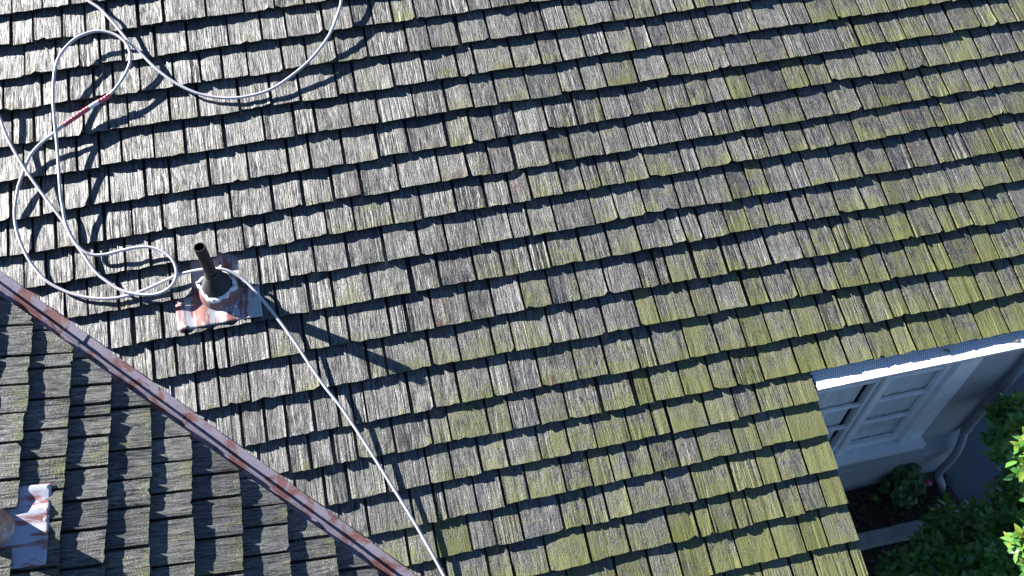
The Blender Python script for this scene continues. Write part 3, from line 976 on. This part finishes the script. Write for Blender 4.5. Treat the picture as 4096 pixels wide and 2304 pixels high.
# ribbed boot
bm = bmesh.new()
prof = []
h0, h1 = 0.050, 0.150
m = 40
for i in range(m + 1):
    t = i / m
    r_ = 0.080 * (1 - t) ** 0.95 + 0.034 * (1 - (1 - t) ** 0.95)
    r_ += 0.0032 * math.cos(t * 2 * math.pi * 8) * (1 if t > 0.12 else 0)
    prof.append((r_, h0 + (h1 - h0) * t))
prof += [(0.033, h1 + 0.012), (0.0312, h1 + 0.013)]
def boot_fn(r_, h, a):
    return r_
bm2 = bm
rings = []
for r_, h in prof:
    lev = min(1.0, 0.5 + 0.5 * (h - h0) / (h1 - h0))
    ring = []
    for k in range(seg):
        a = 2 * math.pi * k / seg
        flat = Vector((math.cos(a) * r_, math.sin(a) * r_, 0)); slope = main_pt(math.cos(a) * r_, -math.sin(a) * r_, 0)
        ring.append(bm.verts.new(BC + slope * (1 - lev) + flat * lev + Vector((0, 0, h))))
    rings.append(ring)
for a_, b_ in zip(rings, rings[1:]):
    for k in range(seg):
        bm.faces.new((a_[k], a_[(k + 1) % seg], b_[(k + 1) % seg], b_[k]))
put("rubber_boot", bm, M_BLACK, vent, smooth=True)
bm = bmesh.new()
PH = 0.375
lathe(bm, [(0.0288, 0.05), (0.0288, PH - 0.002), (0.0280, PH), (0.0245, PH), (0.0238, PH - 0.003), (0.0238, 0.06)], BC, seg=32)
put("pipe", bm, M_PIPE, vent, smooth=False)
# screws and a lifted flap at the corner of the plate
for (u, v) in ((2.02, 1.263), (2.005, 1.305), (1.765, 1.328), (1.752, 1.20)):
    bm = bmesh.new()
    lathe(bm, [(0.001, 0.008), (0.007, 0.006), (0.009, 0.0)], main_pt(u, v, plate_n(u, v) + 0.001), axis=rn, seg=10)
    put("screw", bm, M_GALV, plate)

# ------------------------------------------------------------------ second vent pipe, on the other slope
W1 = lcourse[1]
def plate2_n(y, w):
    return -(W1 - w) * T / E + 0.006 + 0.004 * math.sin((y + 2.36) * 2 * math.pi / 0.11) * min(1, max(0, (w - 1.12) / 0.05)) + 0.002 * mnoise.noise(Vector((y * 12, w * 12, 4)))
LC = left_pt(-2.175, 1.028, plate2_n(-2.175, 1.028) - 0.002)
vent2 = thing("vent_pipe", LC, "wide worn pinkish vent pipe at the left frame edge on white and rust flashing", "vent pipe")
plate2 = put("flashing_plate", sheet(left_pt, -2.364, -1.984, 0.80, 1.256, plate2_n, 36, 34), M_PLATE2, vent2, smooth=True)
ln = left_pt(0, 0, 1) - left_pt(0, 0, 0)
bm = bmesh.new()
rings = []
for r_, h_, lev in ((0.108, 0.0, 0.0), (0.103, 0.012, 0.0), (0.088, 0.05, 0.35), (0.074, 0.095, 0.8), (0.069, 0.13, 1.0), (0.064, 0.134, 1.0)):
    ring = []
    for k in range(seg):
        a = 2 * math.pi * k / seg
        flat = Vector((math.cos(a) * r_, math.sin(a) * r_, 0)); slope = left_pt(math.sin(a) * r_, math.cos(a) * r_, 0)
        ring.append(bm.verts.new(LC + slope * (1 - lev) + flat * lev + Vector((0, 0, h_))))
    rings.append(ring)
for a_, b_ in zip(rings, rings[1:]):
    for k in range(seg):
        bm.faces.new((a_[k], a_[(k + 1) % seg], b_[(k + 1) % seg], b_[k]))
put("flashing_cone", bm, M_RUSTPIPE, vent2, smooth=True)
bm = bmesh.new()
lathe(bm, [(0.060, 0.05), (0.060, 0.66), (0.058, 0.662), (0.054, 0.662), (0.053, 0.65), (0.053, 0.06)], LC + ln * 0.0, seg=36)
put("pipe", bm, M_RUSTPIPE, vent2)
for (y, w) in ((-2.108, 1.243), (-2.155, 1.241), (-1.998, 1.238)):
    bm = bmesh.new()
    lathe(bm, [(0.001, 0.007), (0.008, 0.005), (0.010, 0.0)], left_pt(y, w, plate2_n(y, w) + 0.001), axis=ln, seg=7)
    put("screw", bm, M_GALV, plate2)

# ------------------------------------------------------------------ cables
def cable(name, coords, label, rad=0.0095):
    pts = [main_pt(*c) for c in coords]
    pth = catmull(pts, 6)
    root = thing(name, pts[0], label, "cable", "white cables lying on the roof")
    return root, pth
rootA, pthA = cable("cable", CABLE_A, "white cable looped on the shingles, spliced with red tape, running past the black vent pipe")
ia, ib = 44 * 6, 46 * 6
bm = bmesh.new(); tube(bm, pthA, 0.0080, 10)
put("jacket", bm, M_CABLE, rootA, smooth=True)
seg_pts = pthA[ia - 1: ib + 2]
def ribbed(path, r0, amp, per):
    out = []
    fine = catmull(path, 6)
    acc = 0.0
    rads = []
    for i, p in enumerate(fine):
        if i: acc += (p - fine[i - 1]).length
        rads.append(r0 + amp * (0.5 + 0.5 * math.sin(acc / per * 2 * math.pi)))
    return fine, rads
cut1, cut2 = 5, 8
for name, pa, mat, r0 in (("red_tape_wrap", seg_pts[:cut1 + 1], M_TAPE, 0.0118), ("white_tape_wrap", seg_pts[cut1:cut2 + 1], M_TAPEW, 0.0105), ("red_tape_wrap", seg_pts[cut2:], M_TAPE, 0.0125)):
    bm = bmesh.new()
    fp, rads = ribbed(pa, r0, 0.0016, 0.019)
    tube(bm, fp, rads, 12)
    put(name, bm, mat, rootA, smooth=True)
rootB, pthB = cable("cable", CABLE_B, "plain white cable hanging in one wide curve from the top of the roof")
bm = bmesh.new(); tube(bm, pthB, 0.0080, 10)
put("jacket", bm, M_CABLE, rootB, smooth=True)

# ------------------------------------------------------------------ garden
bm = bmesh.new()
r = random.Random(5)
kx0, kx1 = 4.9, 7.6
n = 60
rows = []
for i in range(n + 1):
    x = kx0 + (kx1 - kx0) * i / n
    j = 0.004 * mnoise.noise(Vector((x * 9, 0, 0)))
    rows.append([bm.verts.new((x, y + j * m_, z + j)) for y, z, m_ in ((-2.262, GZ - 0.08, 0), (-2.262, GZ + 0.095, 1), (-2.272, GZ + 0.106, 1), (-2.352, GZ + 0.100, 1), (-2.362, GZ + 0.088, 1), (-2.365, GZ - 0.08, 0))])
for a, b in zip(rows, rows[1:]):
    for k in range(5):
        bm.faces.new((a[k], a[k + 1], b[k + 1], b[k]))
bm.faces.new(rows[0]); bm.faces.new(rows[-1])
tag(put("garden_edging", bm, M_CONC), "grey concrete edging strip between the two dark planting beds", "edging")

def leaf_mesh(name, mat, L=0.085, W=0.040, fold=0.25, curl=0.15):
    """a leaf along +Y, 20 triangles"""
    prof = [(0.0, 0.10), (0.16, 0.55), (0.40, 1.0), (0.65, 0.82), (0.86, 0.40), (1.0, 0.0)]
    V, F = [], []
    for t, w in prof:
        z = -curl * L * (t - 0.3) ** 2
        if w == 0.0:
            V.append((0, t * L, z)); continue
        hw = 0.5 * W * w
        V += [(-hw, t * L, z + fold * hw), (0, t * L, z), (hw, t * L, z + fold * hw)]
    for i in range(4):
        o = i * 3
        F += [(o, o + 1, o + 4, o + 3), (o + 1, o + 2, o + 5, o + 4)]
    F += [(12, 13, 15), (13, 14, 15)]
    me = bpy.data.meshes.new(name)
    me.from_pydata(V, [], F)
    for p in me.polygons: p.use_smooth = True
    me.materials.append(mat)
    return me

LEAVES = [leaf_mesh("leaf", M_LEAF, L, W, fo, cu) for L, W, fo, cu in ((0.090, 0.042, 0.25, 0.3), (0.078, 0.040, 0.4, 0.5), (0.10, 0.044, 0.15, 0.2), (0.066, 0.034, 0.3, 0.3))]
SUNLIT_LEAVES = [leaf_mesh("leaf", M_LEAF_SUN, L, W, fo, cu) for L, W, fo, cu in ((0.088, 0.040, 0.3, 0.3), (0.072, 0.036, 0.4, 0.4))]

def join_leaves(name, items, par_loc):
    V, F, MI, mats = [], [], [], []
    for me, mw in items:
        o = len(V)
        mat = me.materials[0]
        if mat not in mats: mats.append(mat)
        mi = mats.index(mat)
        V += [mw @ v.co - par_loc for v in me.vertices]
        for p in me.polygons:
            F.append(tuple(i + o for i in p.vertices)); MI.append(mi)
    me = bpy.data.meshes.new(name)
    me.from_pydata(V, [], F)
    for m_ in mats: me.materials.append(m_)
    me.polygons.foreach_set("material_index", MI)
    me.polygons.foreach_set("use_smooth", [True] * len(F))
    return me

def shrub(base, blobs, seed, label, nleaf, limit, sunlit_z=None):
    """blobs: (centre, radii) of the leafy masses; twigs run from the base to rosettes of leaves"""
    r = random.Random(seed)
    base = Vector(base)
    root = thing("shrub", base, label, "shrub", "broad leaved shrubs beside the house")
    bm = bmesh.new()
    tips = []
    tot = sum(b[1][0] * b[1][1] * b[1][2] for b in blobs)
    stems = []
    for (c, rad) in blobs:
        c = Vector(c)
        hub = c - Vector((0, 0, rad[2] * 0.55))
        mid = base.lerp(hub, 0.5) + Vector((r.uniform(-.06, .06), r.uniform(-.06, .06), 0))
        tube(bm, catmull([base + Vector((r.uniform(-.03, .03), r.uniform(-.03, .03), -0.02)), mid, hub], 5), [0.016 - 0.008 * i / 10 for i in range(11)], 7)
        share = max(8, int(nleaf / 7 * (rad[0] * rad[1] * rad[2]) / tot))
        for i in range(share):
            while True:
                d = Vector((r.uniform(-1, 1), r.uniform(-1, 1), r.uniform(-1, 1)))
                if 0.25 < d.length < 1: break
            d *= (0.55 + 0.45 * r.random()) / max(0.5, d.length)
            p = c + Vector((d.x * rad[0], d.y * rad[1], d.z * rad[2]))
            a = hub.lerp(p, r.uniform(0.0, 0.35))
            m1 = a.lerp(p, 0.55) + Vector((r.uniform(-.04, .04), r.uniform(-.04, .04), r.uniform(-.01, .05)))
            tube(bm, catmull([a, m1, p], 3), [0.0055, 0.005, 0.0045, 0.004, 0.0034, 0.003, 0.002], 5)
            out = (p - hub).normalized()
            tips.append((p, (out + Vector((0, 0, 0.5))).normalized(), (p - m1).normalized()))
    put("branches", bm, M_TWIG, root, smooth=True)
    items = []
    for p, up, ax in tips:
        k = r.randint(5, 9)
        a0 = r.uniform(0, 6.28)
        x = up.orthogonal().normalized(); y = up.cross(x)
        for i in range(k):
            a = a0 + i * 2.4
            pos = p - ax * (0.012 * i)
            elev = r.uniform(0.15, 0.9) if i > 2 else r.uniform(0.6, 1.2)
            d = (x * math.cos(a) + y * math.sin(a)) * math.cos(elev) + up * math.sin(elev)
            d.normalize()
            upn = (up - d * up.dot(d)).normalized()
            roll = r.uniform(-0.4, 0.4)
            side = d.cross(upn)
            upn = (upn * math.cos(roll) + side * math.sin(roll)).normalized(); side = d.cross(upn)
            s = r.uniform(0.72, 1.12) * (0.8 if i < 2 else 1.0)
            mw = Matrix((side, d, upn)).transposed().to_4x4()
            mw = Matrix.Translation(pos) @ mw @ Matrix.Scale(s, 4)
            in_sun = sunlit_z is not None and i < 4 and pos.z > sunlit_z and r.random() < 0.6  # upper leaves take the colour that imitates sunlight
            items.append((r.choice(SUNLIT_LEAVES if in_sun else LEAVES), mw))
    def score(it):
        x_, y_, z_ = project(it[1].translation)
        return z_ if (z_ > 0 and -0.01 < x_ < 1.015 and -0.01 < y_ < 1.015) else 1e9
    items.sort(key=score)
    single = [it for it in items[:limit] if score(it) < 1e8]
    rest = items[len(single):]
    inv = Matrix.Translation(-base)
    for me, mw in single:
        o = link("leaf", me, None, root)
        o.matrix_local = inv @ mw
    if rest:
        o = link("foliage", join_leaves("foliage", rest, base), None, root)
        tag(o, kind="stuff")
    return root

shrub((6.85, -2.70, GZ), [((6.44, -2.32, -1.80), (0.20, 0.17, 0.24)), ((6.13, -2.58, -1.25), (0.17, 0.15, 0.15)), ((6.03, -2.99, -1.45), (0.17, 0.15, 0.16)), ((6.30, -2.42, -1.35), (0.16, 0.14, 0.16)), ((6.22, -2.74, -1.42), (0.17, 0.15, 0.17)), ((6.08, -3.12, -1.60), (0.18, 0.16, 0.17)),
                          ((6.66, -2.06, -2.00), (0.16, 0.14, 0.24)), ((6.42, -2.68, -2.10), (0.26, 0.22, 0.28)), ((6.30, -2.92, -2.15), (0.28, 0.24, 0.30)), ((6.58, -2.46, -2.25), (0.19, 0.18, 0.24))],
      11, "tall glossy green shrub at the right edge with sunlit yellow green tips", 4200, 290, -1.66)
shrub((6.30, -2.68, GZ), [((6.30, -2.52, -2.66), (0.26, 0.20, 0.26)), ((6.10, -2.66, -2.66), (0.26, 0.22, 0.26)), ((6.50, -2.62, -2.62), (0.18, 0.18, 0.26)), ((6.16, -2.88, -2.56), (0.28, 0.22, 0.28))],
      12, "dark green shaded shrub spreading over the end of the concrete edging", 2000, 290)
shrub((5.93, -2.66, GZ), [((5.93, -2.62, -2.98), (0.17, 0.15, 0.16)), ((5.98, -2.86, -2.92), (0.20, 0.18, 0.22))],
      13, "low dark shrub in the lower bed close to the roof verge", 520, 150)

# geranium under the window: round scalloped leaves
def round_leaf(name, mat, R=0.03):
    V = [(0, 0, 0)]; F = []
    n = 14
    for i in range(n):
        a = 2 * math.pi * i / n
        rr = R * (1.0 + 0.10 * math.cos(a * 7)) * (0.62 if i == 0 else 1)
        V.append((rr * math.sin(a), -rr * math.cos(a), 0.006 + 0.004 * math.cos(2 * a)))
    for i in range(n):
        F.append((0, 1 + i, 1 + (i + 1) % n))
    me = bpy.data.meshes.new(name); me.from_pydata(V, [], F); me.materials.append(mat)
    for p in me.polygons: p.use_smooth = True
    return me
GL = [round_leaf("leaf", M_GERAN, R) for R in (0.031, 0.026, 0.021)]
def geranium(base, blobs, n, seed, label):
    r = random.Random(seed)
    base = Vector(base)
    root = thing("geranium_plant", base, label, "plant")
    bm = bmesh.new()
    for i in range(n):
        while True:
            d = Vector((r.uniform(-1, 1), r.uniform(-1, 1), r.uniform(-0.5, 1)))
            if d.length < 1: break
        d = d.normalized() * (0.55 + 0.55 * r.random())
        c, rad = blobs[i % len(blobs)]; c = Vector(c)
        p = c + Vector((d.x * rad[0], d.y * rad[1], d.z * rad[2]))
        m1 = base.lerp(p, 0.6) + Vector((0, 0, 0.02))
        if i % 3 == 0:
            tube(bm, catmull([base + Vector((r.uniform(-.03, .03), r.uniform(-.03, .03), -0.01)), m1, p], 3), 0.0025, 5)
        up = (d + Vector((r.uniform(-.6, .6), r.uniform(-.7, .5), 0.9))).normalized()
        q = up.to_track_quat('Z', 'Y') @ Quaternion((0, 0, 1), r.uniform(0, 6.28))
        o = link("leaf", r.choice(GL), None, root)
        o.rotation_mode = 'QUATERNION'; o.rotation_quaternion = q
        o.location = p - base; s = r.uniform(0.75, 1.2); o.scale = (s, s, s)
    put("stems", bm, M_TWIG, root, smooth=True)
    return root
ger = geranium((6.33, -1.99, GZ), [((6.31, -1.94, -2.98), (0.095, 0.075, 0.11)), ((6.25, -1.99, -3.08), (0.10, 0.09, 0.09)), ((6.39, -2.00, -3.08), (0.10, 0.085, 0.09)), ((6.30, -2.07, -3.13), (0.09, 0.07, 0.06))], 230, 21, "bushy geranium with one pink flower head under the window")
def flower(parent, pos, mat, R, n, seed):
    r = random.Random(seed)
    bm = bmesh.new()
    for i in range(n):
        a = i * 2.399; t = math.sqrt((i + 0.5) / n)
        d = Vector((math.cos(a) * t, math.sin(a) * t, 1.0 - 0.6 * t)).normalized()
        x = d.orthogonal().normalized(); y = d.cross(x)
        c = Vector(pos) + Vector((math.cos(a) * t * R, math.sin(a) * t * R, 0.4 * R * (1 - t)))
        rr = R * 0.42
        vs = [bm.verts.new(c + (x * math.cos(k * 1.2566) + y * math.sin(k * 1.2566)) * rr + d * r.uniform(-.002, .004)) for k in range(5)]
        bm.faces.new(vs)
    return put("flower_head", bm, mat, parent)
flower(ger, (6.468, -2.04, -3.02), M_PINK, 0.024, 14, 3)
yf = thing("yellow_flower", (6.10, -2.02, GZ), "small yellow bloom low in the bed near the roof verge", "flower")
flower(yf, (6.10, -2.02, GZ + 0.055), M_YELLOW, 0.018, 8, 4)
bm = bmesh.new()
tube(bm, [Vector((6.10, -2.02, GZ - 0.01)), Vector((6.102, -2.018, GZ + 0.03)), Vector((6.10, -2.02, GZ + 0.056))], 0.002, 5)
put("stem", bm, M_GERAN, yf)
for i in range(6):
    o = link("leaf", GL[2], None, yf)
    o.location = (0.02 * math.cos(i * 1.05), 0.025 * math.sin(i * 1.05), 0.03 + 0.004 * i)
    o.rotation_euler = (0.3 * math.cos(i), 0.3 * math.sin(i), i)

# leaf litter: nobody could count it
r = random.Random(31)
LM = leaf_mesh("dry_leaf", M_LITTER, 0.05, 0.026, 0.4, 0.8)
items = []
for i in range(2600):
    if r.random() < 0.55: x, y = r.uniform(5.7, 6.74), r.uniform(-2.255, -1.91)
    else: x, y = r.uniform(5.6, 6.9), r.uniform(-3.1, -2.375)
    s = r.uniform(0.25, 0.9)
    mw = Matrix.Translation((x, y, soil_z(x, y) + r.uniform(0.002, 0.014))) @ Euler((r.uniform(-.6, .6), r.uniform(-.6, .6), r.uniform(0, 6.28))).to_matrix().to_4x4() @ Matrix.Scale(s, 4)
    items.append((LM, mw))
o = link("leaf_litter", join_leaves("leaf_litter", items, Vector((6.2, -2.4, GZ))))
o.location = (6.2, -2.4, GZ)
tag(o, "brown dry leaf litter covering the garden soil", "leaf litter", kind="stuff")

# dry leaves caught on the gutter guard
for (x, y, rz, s, lab) in ((5.713, -2.068, 0.6, 0.9, "curled dry brown leaf lying on the white gutter guard"), (6.121, -2.06, 2.2, 0.7, "small dry leaf scrap on the gutter guard at the right frame edge")):
    me = leaf_mesh("dry_leaf", M_LITTER, 0.05, 0.024, 0.7, 1.6)
    o = link("dry_leaf", me)
    o.location = (x, y, GUT_Z + 0.013); o.rotation_euler = (0.25, 0.3, rz); o.scale = (s, s, s)
    tag(o, lab, "leaf")
